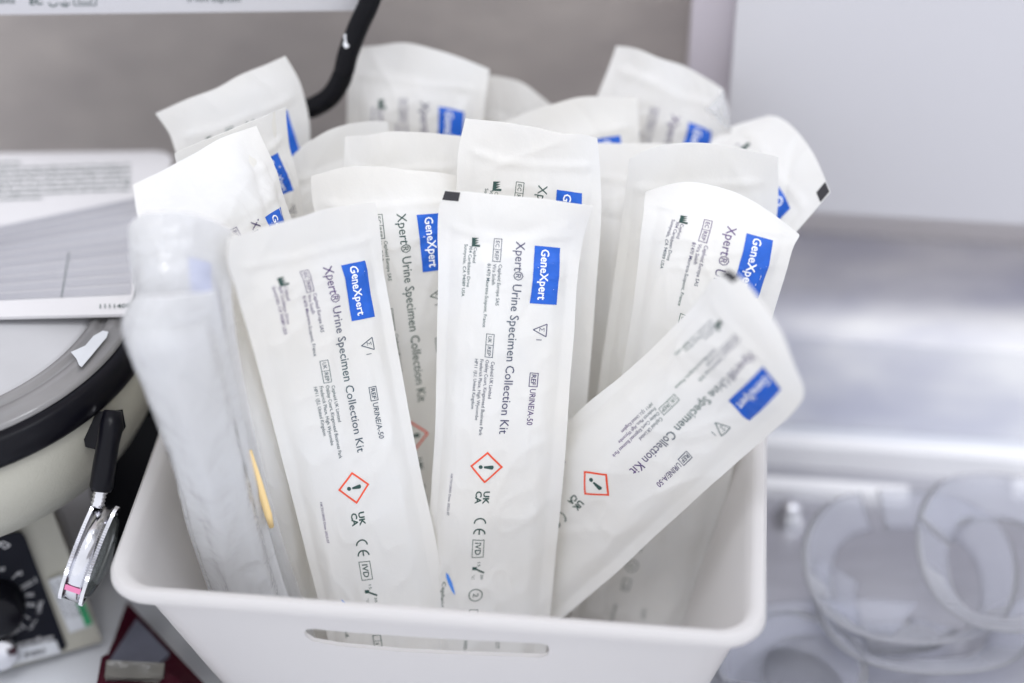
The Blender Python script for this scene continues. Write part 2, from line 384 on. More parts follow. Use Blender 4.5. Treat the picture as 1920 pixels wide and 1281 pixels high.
    # the cut top is not quite straight
    cut = (vnoise(X / 15, np.zeros_like(X), seed + 7) - .5) * 1.8 + topwave * np.sin(X / W * math.pi)
    dy = (Pb[1] - Pb[0]); dy /= np.linalg.norm(dy, axis=-1, keepdims=True)
    fade = np.clip(1 - yt / 12, 0, 1)
    Pb = Pb + dy[None] * (cut * fade)[..., None] / 1000
    Fr = Pb + N0 * (b[..., None] / 1000)
    bk = bulge * .9 * ms * mt + wr * .5 * rid(vnoise(X / 12, Y / 22, seed + 9)) ** 3 * mt + .28
    if film: bk = .3 + 0 * bk
    Bk = Pb - N0 * (bk[..., None] / 1000)
    root = thing('specimen_pouch', tuple(Pb[-1, nx // 2]), label, 'pouch', GROUP)
    idx = np.arange(nx * ny).reshape(ny, nx)
    quads = np.stack([idx[:-1, :-1], idx[1:, :-1], idx[1:, 1:], idx[:-1, 1:]], -1).reshape(-1, 4)
    # orient faces towards the viewer side
    def grid(name, P, m, flip):
        q = quads[:, ::-1] if flip else quads
        return pyd(name, P.reshape(-1, 3), q, m, root, True)
    if film:
        ext = b * 0 + .4 + 1.2 * ms * mt + .8 * rid(vnoise(X / 11 + 9 + Y / 70, Y / 85, seed + 11)) ** 2 * (.1 + .9 * ms) + .15 * rid(vnoise(X / 9, Y / 24 - X / 12, seed + 12)) ** 3
        grid('clear_front', Fr + N0 * (ext[..., None] / 1000), M['clear'], False)
        grid('paper_back', Bk, M['paper'], True)
    else:
        grid('paper_front', Fr, M['paper'], False); grid('film_back', Bk, M['film'], True)
        # welded rim joining both sheets
        loop = list(idx[0, :]) + list(idx[1:, -1]) + list(idx[-1, -2::-1]) + list(idx[-2:0:-1, 0]); n = len(loop)
        V = [Fr.reshape(-1, 3)[i] for i in loop] + [Bk.reshape(-1, 3)[i] for i in loop]
        pyd('sealed_edge', V, [(i, (i + 1) % n, n + (i + 1) % n, n + i) for i in range(n)], M['paper'], root)
    if prints:
        Nf = normals(Fr)
        Sf = Bk if film else Fr
        for nm, im, V, Fc in ART:
            if 'all' in prints and nm == 'registration_mark' and 'mark' not in prints: continue
            if nm == 'corner_mark' and 'corner' not in prints: continue
            if 'all' not in prints and nm not in prints: continue
            if 'faint' in prints: im = 'faded'
            if 'green' in prints and im == 'ink': im = 'greenink'
            fx = np.clip(V[:, 0] / W * (nx - 1), 0, nx - 1.001); fy = np.clip((V[:, 1] - y0) / (y1 - y0) * (ny - 1), 0, ny - 1.001)
            i = fx.astype(int); j = fy.astype(int); u = (fx - i)[:, None]; v = (fy - j)[:, None]
            f = lambda G: (G[j, i] * (1 - u) + G[j, i + 1] * u) * (1 - v) + (G[j + 1, i] * (1 - u) + G[j + 1, i + 1] * u) * v
            pyd(nm, f(Sf) + f(Nf) * LIFT.get(nm, .00022), Fc, M[im], root)
    print('POUCH %-60s zmin %.3f ymin %.3f zbot %.3f' % (label[:60], Bk[..., 2].min(), Bk[..., 1].min(), Bk[-1, nx // 2, 2]))
    return root
FULL = ['all']
pouch('central front pouch with a black corner mark, its full print facing forward', [
    (0, (838, 354, .882), (980, 371, .876), (1113, 386, .884)),
    (9, (826, 392, .886), (979, 408, .879), (1101, 422, .889)),
    (19.75, (822, 438, .889), (976, 452, .884), (1091, 465, .893)),
    (35, (822, 500, .89), (970, 512, .886), (1083, 520, .895)),
    (65, (819, 618, .893), (959.5, 628, .890), (1076, 635, .898)),
    (82, (818, 686, .897), (954, 694, .893), (1070, 700, .901)),
    (112, (815, 804, .903), (942.5, 810, .897), (1062, 815, .906)),
    (128.4, (811, 866, .908), (937, 871, .901), (1057, 876, .91)),
    (156, (804, 972, .916), (926, 976, .909), (1048, 981, .918)),
    (178, (797, 1056, .924), (921, 1059, .918), (1040, 1064, .926)),
    (203, (787, 1148, .933), (914, 1150, .926), (1031, 1156, .934)),
    (237, (775, 1274, .944), (905, 1275, .938), (1018, 1280, .944))], 11, FULL + ['mark'], bulge=2.8, wr=1.0)
pouch('large front pouch tilted left, full print, between the clear wrapped pouches and the central one', [
    (-6, (430, 447, .825), (583, 398, .862), (699, 379, .888)),
    (5, (428, 490, .83), (592, 443, .868), (706, 420, .892)),
    (19.75, (441, 538, .84), (606, 497, .876), (713, 477, .897)),
    (48.8, (470, 640, .857), (627, 606, .884), (733, 588, .900)),
    (80, (500, 752, .873), (649, 724, .891), (754, 705, .903)),
    (112, (531, 870, .886), (672.8, 844.6, .896), (777, 830, .906)),
    (128.4, (547, 930, .893), (684, 905, .899), (789, 890, .909)),
    (156, (573, 1030, .904), (702, 1014, .906), (814, 1001, .915)),
    (178.5, (595, 1115, .914), (717, 1101, .914), (831, 1092, .922)),
    (237, (650, 1335, .94), (752, 1322, .935), (868, 1310, .942))], 23, FULL, bulge=2.8, wr=1.0)
pouch('pouch standing just behind and between the two front ones, its blue label half covered', [
    (-2.5, (581, 329, .905), (742, 314, .902), (856, 330, .912)),
    (8, (583, 372, .908), (746, 355, .904), (862, 362, .912)),
    (19.75, (592, 418, .91), (752, 400, .905), (866, 392, .914)),
    (66, (620, 590, .932), (772, 573, .922), (880, 560, .928)),
    (112, (648, 765, .952), (792, 747, .942), (895, 735, .947)),
    (178, (690, 1010, .973), (822, 990, .966), (915, 980, .967)),
    (237, (725, 1225), (848, 1210), (935, 1200))], 37, FULL + ['green'], bulge=2.6, wr=1.2)
pouch('pouch rising directly behind the central front one, the letters Gen showing on its label', [
    (-8, (876, 225, .898), (1020, 241, .892), (1123, 262, .899)),
    (8, (862, 285, .902), (1021, 298, .898), (1127, 318, .903)),
    (19.75, (858, 335, .905), (1018, 345, .902), (1128, 365, .906)),
    (66, (838, 515, .92), (990, 522, .915), (1117, 545, .918)),
    (112, (815, 690, .94), (965, 697, .935), (1104, 715, .933)),
    (178, (790, 930, .972), (935, 940, .968), (1077, 960, .965)),
    (237, (775, 1130), (918, 1145), (1060, 1160))], 41, FULL + ['green'], bulge=2.6, wr=1.2)
pouch('plain white pouch behind the upper right one, seen as a tall strip without print', [
    (0, (1100, 268, .945), (1387, 272, .945)), (60, (1095, 490, .948), (1375, 495, .945)), (140, (1078, 770, .968), (1340, 780, .965)), (237, (1060, 1085), (1300, 1095))], 53, None, bulge=3, tubex=16, tubeh=3)
pouch('unprinted pouch top with cut corner, directly behind the printed pouch at upper right', [
    (0, (1180, 300, .912), (1310, 277, .905), (1458, 291, .912)), (25, (1168, 395, .925), (1312, 380, .918), (1458, 375, .925)), (112, (1125, 700, .945), (1260, 700, .94), (1395, 700, .943)), (237, (1060, 1110), (1180, 1120), (1300, 1120))], 59, None, bulge=2.4, topwave=-2)
pouch('upper right pouch leaning left, label reading GeneXpe before a black mark covers it', [
    (0, (1207, 357, .900), (1378, 356, .884), (1502, 437, .889)),
    (8, (1206, 368, .897), (1381, 385, .88), (1501, 443, .888)),
    (19.75, (1204, 388, .894), (1373, 426, .878), (1492, 460, .886)),
    (48, (1196, 485, .898), (1343, 532, .883), (1459, 562, .893)),
    (112, (1160, 735, .935), (1282, 775, .925), (1396, 800, .93)),
    (178, (1110, 985, .968), (1222, 1010, .96), (1336, 1032, .963)),
    (237, (1062, 1185, .985), (1170, 1212, .98), (1284, 1235, .975))], 61, FULL, bulge=3.0, wr=1.2)
pouch('pouch poking out farthest right, black mark on its corner and a sliver of blue label', [
    (0, (1436, 212, .967), (1510, 262, .946), (1561, 362, .922)), (21, (1362, 240, .968), (1448, 330, .945), (1500, 430, .925)), (60, (1275, 360, .96), (1385, 540, .945)), (237, (1120, 900), (1260, 980))], 67, FULL + ['corner'], bulge=2.4, wr=1.8)
pouch('diagonal pouch lying across the right side, its text running down to the left', [
    (0, (1366, 506, .815), (1457, 603, .802), (1503, 728, .812)),
    (9, (1336, 523, .825), (1442, 632, .808), (1503, 748, .82)),
    (19.75, (1311, 558, .84), (1418, 660, .82), (1494, 765, .83)),
    (48, (1241, 634, .868), (1352, 722, .852), (1441, 816, .865)),
    (80, (1168, 702, .893), (1269, 806, .878), (1352, 893, .885)),
    (112, (1088, 770, .915), (1193, 880, .896), (1272, 965, .903)),
    (128.4, (1045, 812, .926), (1145, 921, .908), (1230, 1003, .91)),
    (156, (975, 885, .943), (1081, 985, .927), (1160, 1070, .922)),
    (178, (925, 935, .957), (1030, 1032, .94), (1107, 1115, .932)),
    (225, (830, 1040, .98), (930, 1125, .962), (1000, 1205, .952))], 71, FULL + ['mark'], bulge=3.0)
pouch('unprinted pouch with clipped corner behind the two printed front pouches', [
    (0, (645, 259, .925), (760, 249, .918), (868, 254, .925)), (25, (643, 345, .93), (765, 345, .925), (876, 345, .93)), (110, (690, 700, .965), (900, 690, .965)), (237, (740, 1040), (940, 1050))], 79, None, bulge=2.2)
pouch('tallest back pouch with folded upper left corner and blurred blue label', [
    (-8, (664, 96, .978), (790, 86, .965), (918, 130, .972)), (5, (655, 135, .976), (795, 135, .967), (912, 170, .973)),
    (19.75, (652, 190, .977), (797, 190, .97), (907, 215, .976)), (60, (650, 330, .995), (795, 335, .987), (895, 345, .99)), (237, (690, 880), (800, 885), (900, 890))], 83, FULL, bulge=2.6)
pouch('blank rounded pouch top peeking out right of the tallest back pouch', [
    (0, (880, 158, .992), (962, 155, .985), (1036, 196, .992)), (30, (878, 270, .998), (1048, 300, .998)), (237, (890, 830), (1040, 840))], 89, None, bulge=2.2, topwave=-1.5)
pouch('back pouch between the center and upper right, only top of blue label showing', [
    (0, (925, 242, .962), (1062, 192, .955), (1196, 182, .96)), (8, (932, 285, .963), (1080, 220, .957), (1198, 210, .962)), (19.75, (935, 322, .965), (1090, 262, .958), (1200, 248, .964)), (60, (925, 450, .98), (1085, 410, .975), (1200, 395, .98)), (237, (900, 930), (1010, 935), (1120, 940))], 97, FULL, bulge=2.4, topwave=-1)
pj = pouch('back pouch at upper right whose corner fold shows shiny clear film', [
    (-7, (1152, 87, .976), (1265, 118, .97), (1357, 168, .975)), (5, (1142, 118, .977), (1270, 152, .972), (1366, 205, .977)), (19.75, (1118, 182, .98), (1267, 215, .975), (1368, 258, .98)), (48, (1085, 285, .99), (1235, 315, .985), (1345, 352, .988)), (237, (1035, 840), (1150, 850), (1250, 870))], 101, FULL, bulge=2.8, wr=1.4)
cn = [(1357, 166, .966), (1340, 186, .964), (1323, 204, .963), (1346, 226, .962), (1372, 250, .966), (1366, 208, .968), (1352, 204, .958), (1345, 212, .960)]
pyd('clear_corner', [up(*p) for p in cn], [(0, 1, 6), (1, 2, 7, 6), (2, 3, 7), (3, 4, 5, 6, 7), (5, 0, 6)], M['glossfilm'], pj)
pouch('pouch at upper left with the letters Gen on its curled label', [
    (-20, (250, 346, .868), (388, 276, .885), (480, 236, .90)), (0, (262, 415, .862), (432, 345, .88), (517, 318, .902)),
    (19.75, (315, 480, .855), (463, 415, .884), (532, 370, .906)), (48, (352, 590, .868), (497, 522, .893), (568, 465, .915)),
    (112, (420, 800, .9), (560, 740, .922), (640, 715, .935)), (237, (520, 1150, .955), (625, 1150, .965), (740, 1150, .975))], 103, FULL, bulge=2.8, wr=1.5)
pouch('pouch behind the curled Gen pouch, only a pointed slice of blue label showing', [
    (0, (328, 290, .91), (450, 234, .905), (540, 208, .912)), (19.75, (345, 370, .92), (470, 307, .915), (546, 272, .925)), (48, (350, 450, .935), (503, 368, .93), (560, 350, .935)), (237, (500, 960), (600, 965), (700, 970))], 107, FULL, bulge=2.2, wr=1.4)
pouch('farthest back pouch at upper left, pale top corner pointing up', [
    (0, (293, 212, .945), (430, 152, .942), (536, 106, .945)), (10, (318, 248, .948), (462, 186, .945), (561, 150, .952)), (19.75, (330, 284, .95), (467, 224, .948), (573, 190, .957)), (48, (360, 380, .965), (512, 318, .96), (582, 285, .967)), (237, (480, 880), (570, 885), (660, 890))], 109, FULL, bulge=1.8)
pouch('turned pouch with no print between the upper left group and the back centre', [
    (0, (548, 292, .942), (640, 240, .938), (728, 231, .945)), (60, (520, 500, .965), (740, 450, .962)), (237, (600, 940), (780, 945))], 113, None, bulge=2.2, topwave=-1)
pouch('smooth white pouch edge wedged between the clear wrapped pouch and the tilted front one', [
    (0, (305, 445, .842), (420, 425, .848), (505, 490, .868)), (60, (330, 640, .866), (430, 640, .866), (522, 690, .888)), (112, (372, 820, .886), (470, 830, .882), (562, 862, .905)), (178, (402, 1020, .915), (498, 1035, .912), (594, 1060, .928)), (237, (432, 1200, .935), (525, 1215, .935), (622, 1230, .95))], 127, None, bulge=3, wr=1.0)
pouch('clear wrapped pouch nearest the left rim, shiny crinkled film over white paper', [
    (0, (250, 556, .803), (325, 553, .797), (398, 545, .815)), (25, (230, 612, .812), (320, 625, .80), (412, 600, .822)), (60, (272, 735, .832), (355, 735, .818), (436, 700, .84)), (112, (325, 880, .855), (400, 880, .845), (468, 850, .862)), (160, (352, 985, .878), (432, 1000, .87), (503, 992, .887)), (200, (388, 1090, .90), (463, 1105, .893), (538, 1112, .907)), (237, (425, 1200, .918), (500, 1210, .912), (578, 1210, .925))], 131, None, bulge=2.2, wr=.7, film=True, tubeh=3.5)
pouch('second clear wrapped pouch, its blurred top leaning over the card behind', [
    (0, (246, 430, .825), (322, 396, .822), (432, 432, .838)), (30, (250, 520, .83), (335, 515, .822), (432, 540, .842)), (112, (325, 850, .872), (400, 850, .865), (482, 840, .88)), (237, (425, 1190, .932), (505, 1195, .928), (592, 1200, .936))], 137, ['blue_label', 'faint'], bulge=2.2, wr=.7, film=True)

# yellow tube end showing in the gap between two pouches, left
bm = bmesh.new(); tube(bm, [up(468, 845, .870), up(485, 905, .874), up(503, 965, .880), up(509, 988, .883)], [.0010, .0017, .0017, .0012], 16)
setp(frombm('collection_tube', bm, M['yellow'], None, True), 'thin yellow tube glimpsed in the gap right of the clear wrapped pouch', 'tube')

# ------------------------------------------------------------------ basket
FLc = onz(187, 1108, .122); BW = .2815; BD = .205
def rrect(x0, y0, x1, y1, r, z, n=8):
    out = []
    for cx_, cy_, a0 in ((x1 - r, y0 + r, -90), (x1 - r, y1 - r, 0), (x0 + r, y1 - r, 90), (x0 + r, y0 + r, 180)):
        for k in range(n + 1):
            a = math.radians(a0 + 90 * k / n); p = (cx_ + r * math.cos(a), cy_ + r * math.sin(a))
            out.append(FLc.xy.to_3d() + EX * p[0] + EY * p[1] + EZ * z)
    return out
HB = .122
def blevel(off, t, z, r):    # off: inward offset from the rim's outer edge, t: share of the taper
    return rrect(off + .045 * t, off + .020 * t, BW - off - .03 * t, BD - off - .02 * t, r, z)
rings = [blevel(.006, 1, .003, .016), blevel(.0055, .55, .055, .017), blevel(.005, .12, .108, .0175), blevel(.0048, .06, HB - .0075, .018), blevel(.001, 0, HB - .0072, .018), blevel(0, 0, HB - .005, .018), blevel(.0002, 0, HB - .002, .018), blevel(.0018, 0, HB, .017), blevel(.0048, 0, HB - .0002, .016), blevel(.0066, .02, HB - .003, .0155), blevel(.0072, .1, .110, .015), blevel(.0078, .55, .055, .0148), blevel(.0085, 1, .006, .014)]
bm = bmesh.new(); vr = [[bm.verts.new(p) for p in r] for r in rings]; n = len(vr[0])
for a_, b_ in zip(vr, vr[1:]):
    for i in range(n): bm.faces.new((a_[i], a_[(i + 1) % n], b_[(i + 1) % n], b_[i]))
bm.faces.new(vr[0][::-1]); bm.faces.new(vr[-1])
bmesh.ops.recalc_face_normals(bm, faces=bm.faces)
me = bpy.data.meshes.new('shell'); bm.to_mesh(me); bm.free()
tmp = bpy.data.objects.new('tmp', me); col.objects.link(tmp)
# hand slot cut through the front wall
def onfront(u, v):
    q0 = Vector((0, 0, CAMZ)); r = up(u, v, 1) - q0; Pn = FLc.xy.to_3d() + EY * .0075 + EZ * HB
    nn = (EY * HB + EZ * .020).normalized()   # wall leans inwards going down
    return q0 + r * ((Pn - q0).dot(nn) / r.dot(nn))
sl = [(572, 1178), (575, 1186), (590, 1196), (640, 1205), (760, 1216), (900, 1222), (1015, 1226), (1028, 1222), (1031, 1212), (1028, 1203), (1015, 1199), (900, 1194), (760, 1186), (640, 1177), (590, 1172), (576, 1173)]
cbm = bmesh.new(); pts = [onfront(*p) for p in sl]
hexa(cbm, [p - EY * .02 for p in pts], [p + EY * .02 for p in pts]); bmesh.ops.recalc_face_normals(cbm, faces=cbm.faces)
cme = bpy.data.meshes.new('cut'); cbm.to_mesh(cme); cbm.free(); cob = bpy.data.objects.new('cut', cme); col.objects.link(cob)
md = tmp.modifiers.new('b', 'BOOLEAN'); md.object = cob; md.operation = 'DIFFERENCE'; md.solver = 'EXACT'
bpy.context.view_layer.update()
me2 = bpy.data.meshes.new_from_object(tmp.evaluated_get(bpy.context.evaluated_depsgraph_get()))
for o in (tmp, cob): bpy.data.objects.remove(o)
me2.materials.clear()
bo = link('basket', me2, M['basket'], None, True)
try: me2.set_sharp_from_angle(angle=math.radians(50))
except Exception: pass
setp(bo, 'white plastic tapered basket with a hand slot, full of specimen pouches', 'basket')

# ------------------------------------------------------------------ setting
def flatquad(name, pts, m, **k): return setp(pyd(name, pts, [tuple(range(len(pts)))], m), **k)
WD = .955
o0 = EX * -2.2 + EY * -.2; bm = bmesh.new(); boxin(bm, o0 + EZ * -.03, EX * 4.4, EY * (WD + .2), EZ * .03)
setp(frombm('table', bm, M['table']), kind='structure')
bm = bmesh.new(); boxin(bm, EX * -2.2 + EY * WD + EZ * -.03, EX * 4.4, EY * .05, EZ * 1.6)
setp(frombm('wall', bm, M['wall']), kind='structure')
# stone ledge along the wall, right
lo = onwall(1470, 700, .85); bm = bmesh.new(); x0 = lo.dot(EX) - .06
boxin(bm, EX * x0 + EY * .85 + EZ * .001, EX * .9, EY * (WD - .85 - .002), EZ * .062)
setp(frombm('stone_ledge', bm, M['marble'], bevel=.004, seg=3), 'white veined stone ledge running along the wall at right', 'ledge')
bm = bmesh.new(); boxin(bm, EX * (x0 + .0) + EY * (WD - .008) + EZ * .064, EX * .9, EY * .006, EZ * .12)  # added pale sheet, lightens the shaded wall band under the cabinet
setp(frombm('brightening_panel', bm, M['pale_fill'], bevel=.001), 'pale panel added to brighten the wall between the stone ledge and the cabinet', 'panel')
# ------------------------------------------------------------------ wall cabinet, right
fr = onwall(1297, 20, .885); dr = onwall(1381, 20, .862); bt = onwall(1700, 408, .862)
t = thing('wall_cabinet', tuple(EX * (dr.dot(EX)) + EY * .885 + EZ * bt.z), 'white wall cabinet with a flat proud door filling the upper right', 'cabinet')
bm = bmesh.new(); boxin(bm, EX * fr.dot(EX) + EY * .885 + EZ * (bt.z - .006), EX * .8, EY * (WD - .885 - .002), EZ * .45)
frombm('frame', bm, M['cabinet2'], t, bevel=.002)
bm = bmesh.new(); boxin(bm, EX * dr.dot(EX) + EY * .862 + EZ * bt.z, EX * .72, EY * .021, EZ * .43)
frombm('door', bm, M['cabinet'], t, bevel=.004, seg=4)
# ------------------------------------------------------------------ white box, upper left
b0 = onz(-60, 28.5, .262); b1 = onz(672, 20, .262); ux = (b1 - b0).normalized(); uy = Vector((-ux.y, ux.x, 0))
t = thing('equipment_box', tuple(b0), 'white box at the upper left, its lower edge printed with conformity marks', 'box')
bm = bmesh.new(); boxin(bm, b0, ux * (b1 - b0).length, uy * .06, EZ * .12); frombm('housing', bm, M['cabinet'], t, bevel=.0022, seg=3)
def onbox(u, v):
    q0 = Vector((0, 0, CAMZ)); r = up(u, v, 1) - q0; nn = uy; p = q0 + r * ((b0 - q0).dot(nn) / r.dot(nn)); return p - uy * .0003
fl = Flat()
fl.arc((100, 2), 9, 20, 160, 2.4); fl.arc((122, 2), 9, 20, 160, 2.4); fl.line((122, 2), (122, 9), 2, 2)
fl.box(138, -14, 181, 10, 1.6); fl.box(147, -8, 172, 5, 1.4)
V, Fc = text_geo('EC', 24, 14, bold=.02); fl.add([(56 + a_, 8 - b_) for a_, b_ in V], Fc)
V, Fc = text_geo('device', 32, 12); fl.add([(-4 + a_, 6 - b_) for a_, b_ in V], Fc)
V, Fc = text_geo('in vitro diagnostic', 100, 8); fl.add([(352 + a_, 3 - b_) for a_, b_ in V], Fc)
pyd('box_lettering', [onbox(*p) for p in fl.V], fl.F, M['greenink'], t)
# ------------------------------------------------------------------ black bent tube
P = spline([(712, -70, .935), (694, 0, .94), (672, 50, .945), (653, 100, .95), (641, 145, .955), (620, 180, .96), (590, 200, .965), (560, 212, .972), (545, 250, .98), (560, 420, 1.0)], 8)
t = thing('bent_hose', tuple(up(*P[0])), 'black rubber hose bending down behind the pouches, white chip on it', 'hose')
bm = bmesh.new(); tube(bm, [up(*p) for p in P], .0050, 24); frombm('hose_body', bm, M['rubber'], t, True)
ch = [(644, 66), (651, 62), (656, 66), (652, 74), (657, 78), (654, 88), (648, 91), (643, 84), (646, 76)]
pyd('paint_chip', [up(u, v, .9435) for u, v in ch] + [up(u, v, .9455) for u, v in ch], [tuple(range(9)), tuple(range(9, 18))] + [(i, (i + 1) % 9, 9 + (i + 1) % 9, 9 + i) for i in range(9)], M['chip'], t)

# ------------------------------------------------------------------ centrifuge, left
cc = onz(-190, 556, .165); cR = (onz(265, 556, .165) - cc).length
T0 = Matrix.Translation(Vector((cc.x, cc.y, 0)))
t = thing('benchtop_centrifuge', (cc.x, cc.y, 0), 'cream benchtop centrifuge with round lid and black dial panel', 'centrifuge')
bm = bmesh.new(); lathe(bm, [(0, .088), (cR * .8, .090), (cR * .96, .100), (cR * 1.035, .116), (cR * 1.04, .150), (cR * 1.0, .1502)], T0, 128); frombm('body', bm, M['cream'], t, True)
bm = bmesh.new(); lathe(bm, [(cR * .98, .1485), (cR * 1.055, .1485), (cR * 1.06, .150), (cR * 1.055, .162), (cR * 1.02, .1635), (cR * .98, .163)], T0, 128, True); frombm('rim_gasket', bm, M['black'], t, True)
bm = bmesh.new(); R_ = cR
lathe(bm, [(R_ * .83, .1635), (R_ * .84, .166), (R_ * .865, .1662), (R_ * .875, .1645), (R_ * .90, .1648), (R_ * .91, .167), (R_ * .945, .167), (R_ * .955, .1655), (R_ * .985, .1657), (R_ * 1.005, .164), (R_ * 1.0, .1625), (R_ * .83, .1625)], T0, 160, True)
lr = frombm('lid_ring', bm, M['acrylic'], t, True)
bm = bmesh.new(); lathe(bm, [(0, .1660), (R_ * .5, .1655), (R_ * .80, .1640), (R_ * .835, .1625), (R_ * .835, .161), (0, .161)], T0, 96); frombm('lid_plate', bm, M['lidplate'], t, True)
# pedestal
bl, br = onz(-150, 1300, .006), onz(192, 1203, .006); tr, tl = onz(92, 942, .080), onz(-160, 1020, .080)
dirr = (br - bl).normalized(); back = Vector((-dirr.y, dirr.x, 0))
bm = bmesh.new(); hexa(bm, [bl, br, br + back * .115 + dirr * -.0, bl + back * .12], [tl, tr, tr + back * .085, tl + back * .085])
frombm('pedestal', bm, M['cream'], t, False, bevel=.005, seg=3)
bm = bmesh.new(); hexa(bm, [bl + Vector((0, 0, -.0055)) + back * .006, br + Vector((0, 0, -.0055)) + back * .006 - dirr * .01, br + back * .1 - dirr * .01 + Vector((0, 0, -.0055)), bl + back * .1 + Vector((0, 0, -.0055))], [bl + back * .006, br + back * .006 - dirr * .01, br + back * .1 - dirr * .01, bl + back * .1]); frombm('foot', bm, M['black'], t)
nf = (br - bl).cross(tl - bl).normalized()
if nf.y > 0: nf = -nf
def onfr(u, v, lift):
    q0 = Vector((0, 0, CAMZ)); r = up(u, v, 1) - q0; return q0 + r * ((bl - q0).dot(nf) / r.dot(nf)) + nf * lift
def plate(name, px, lift, th, m, par):
    pts = [onfr(u, v, lift) for u, v in px]; bm = bmesh.new(); hexa(bm, [p - nf * th for p in pts], pts); return frombm(name, bm, m, par)
def marks(name, fl, lift, m, par, f=onfr): return pyd(name, [f(u, v, lift) for u, v in fl.V], fl.F, m, par)
pan = plate('control_panel', [(-170, 1052), (-60, 1016), (30, 997), (40, 998), (47, 1006), (124, 1208), (120, 1216), (60, 1228), (-90, 1262)], .0012, .0012, M['panel'], t)
fl = Flat()
def ptext(s_, u, v, ln, cap, ang, bold=.01):
    V, Fc = text_geo(s_, ln, cap, bold=bold); ca, sa = math.cos(math.radians(ang)), math.sin(math.radians(ang))
    fl.add([(u + a_ * ca + b_ * sa, v - (a_ * sa - b_ * ca) * 1.0 - 2 * b_ * ca) for a_, b_ in V], Fc)
ptext('45', 28, 1078, 13, 9, 8); ptext('40', -4, 1070, 12, 9, 8)
ptext('TIME', 66, 1150, 26, 9, 75); ptext('SET', 52, 1180, 22, 9, 62); ptext('WHEN', 8, 1196, 34, 9, 28)
for (a1, a2) in (((38, 1098), (60, 1086)), ((40, 1103), (62, 1091)), ((46, 1112), (62, 1110)), ((47, 1116), (63, 1114)), ((48, 1129), (65, 1130)), ((48, 1133), (65, 1134)), ((46, 1152), (55, 1158)), ((36, 1165), (48, 1176)), ((22, 1083), (30, 1076))): fl.line(a1, a2, 1.8, 1)
fl.line((64, 1080), (68, 1090), 2, 1)
for p_, q_ in (((-12, 1018), (6, 1014)), ((6, 1014), (18, 1020)), ((18, 1020), (8, 1026)), ((8, 1026), (0, 1018)), ((0, 1018), (-10, 1028))): fl.line(p_, q_, 3, 1)
marks('panel_print', fl, .0015, M['panel_print'], pan)
fl = Flat(); ptext('Centrifuge', 16, 1214, 84, 13, 12, .015); marks('panel_lettering', fl, .0017, M['panel_print'], pan)
stk = plate('sticker', [(-20, 1222), (104, 1198), (113, 1221), (-14, 1252)], .0019, .0004, M['sticker'], t)
fl = Flat(); ptext('PE 8480', 18, 1236, 66, 12, 12, .01); marks('sticker_lettering', fl, .0021, M['black_mark'], stk)
stk = plate('sticker', [(90, 1088), (116, 1078), (172, 1172), (130, 1186)], .0006, .0004, M['sticker'], t); stk['label'] = 'inspection sticker with green end'
plate('green_block', [(143, 1130), (156, 1126), (173, 1168), (160, 1174)], .0008, .0001, M['green'], stk)
fl = Flat()
for k, s_ in enumerate(('CALIBRATED', 'DATE 12-22', 'NEXT DUE', 'ASSET')): ptext(s_, 99 + k * 11, 1092 - k * 2, 74, 6, -66)
marks('sticker_lettering', fl, .0010, M['black_mark'], stk)
# knob on the dial
kc = onfr(-8, 1132, .0); kb = bmesh.new(); mk = Matrix.Translation(kc) @ frame(nf)
lathe(kb, [(0, .001), (.0135, .001), (.0135, .004), (.011, .006), (.0105, .015), (.009, .0165), (0, .0165)], mk, 48); knb = frombm('dial_knob', kb, M['black'], t, True)
kc2 = onfr(-3, 1212, .0); kb = bmesh.new(); lathe(kb, [(0, .002), (.0085, .002), (.0085, .009), (.007, .0105), (0, .0105)], Matrix.Translation(kc2) @ frame(nf), 40); frombm('lock_knob', kb, M['chrome'], t, True)
# latch bracket with bolt
bm = bmesh.new(); lp = [(147, 775), (230, 768), (236, 800), (218, 830), (185, 845), (160, 838)]
hexa(bm, [up(u, v, .915) for u, v in lp], [up(u, v, .902) for u, v in lp]); lat = frombm('latch_bracket', bm, M['black'], t, bevel=.0015)
bm = bmesh.new(); lathe(bm, [(0, 0), (.0042, 0), (.0042, .002), (.003, .003), (0, .003)], Matrix.Translation(up(212, 790, .902)) @ frame(-CF), 6); frombm('bolt', bm, M['chrome'], lat)
# torn paper scrap on the lid
sp = [(133, 660), (160, 648), (175, 630), (193, 620), (203, 622), (200, 632), (185, 650), (170, 668), (153, 688), (148, 684), (143, 672)]
bm = bmesh.new(); slab(bm, [onz(u, v, .1682) for u, v in sp], .0003); setp(frombm('paper_scrap', bm, M['sticker']), 'torn scrap of white tape on the centrifuge lid rim', 'tape scrap')

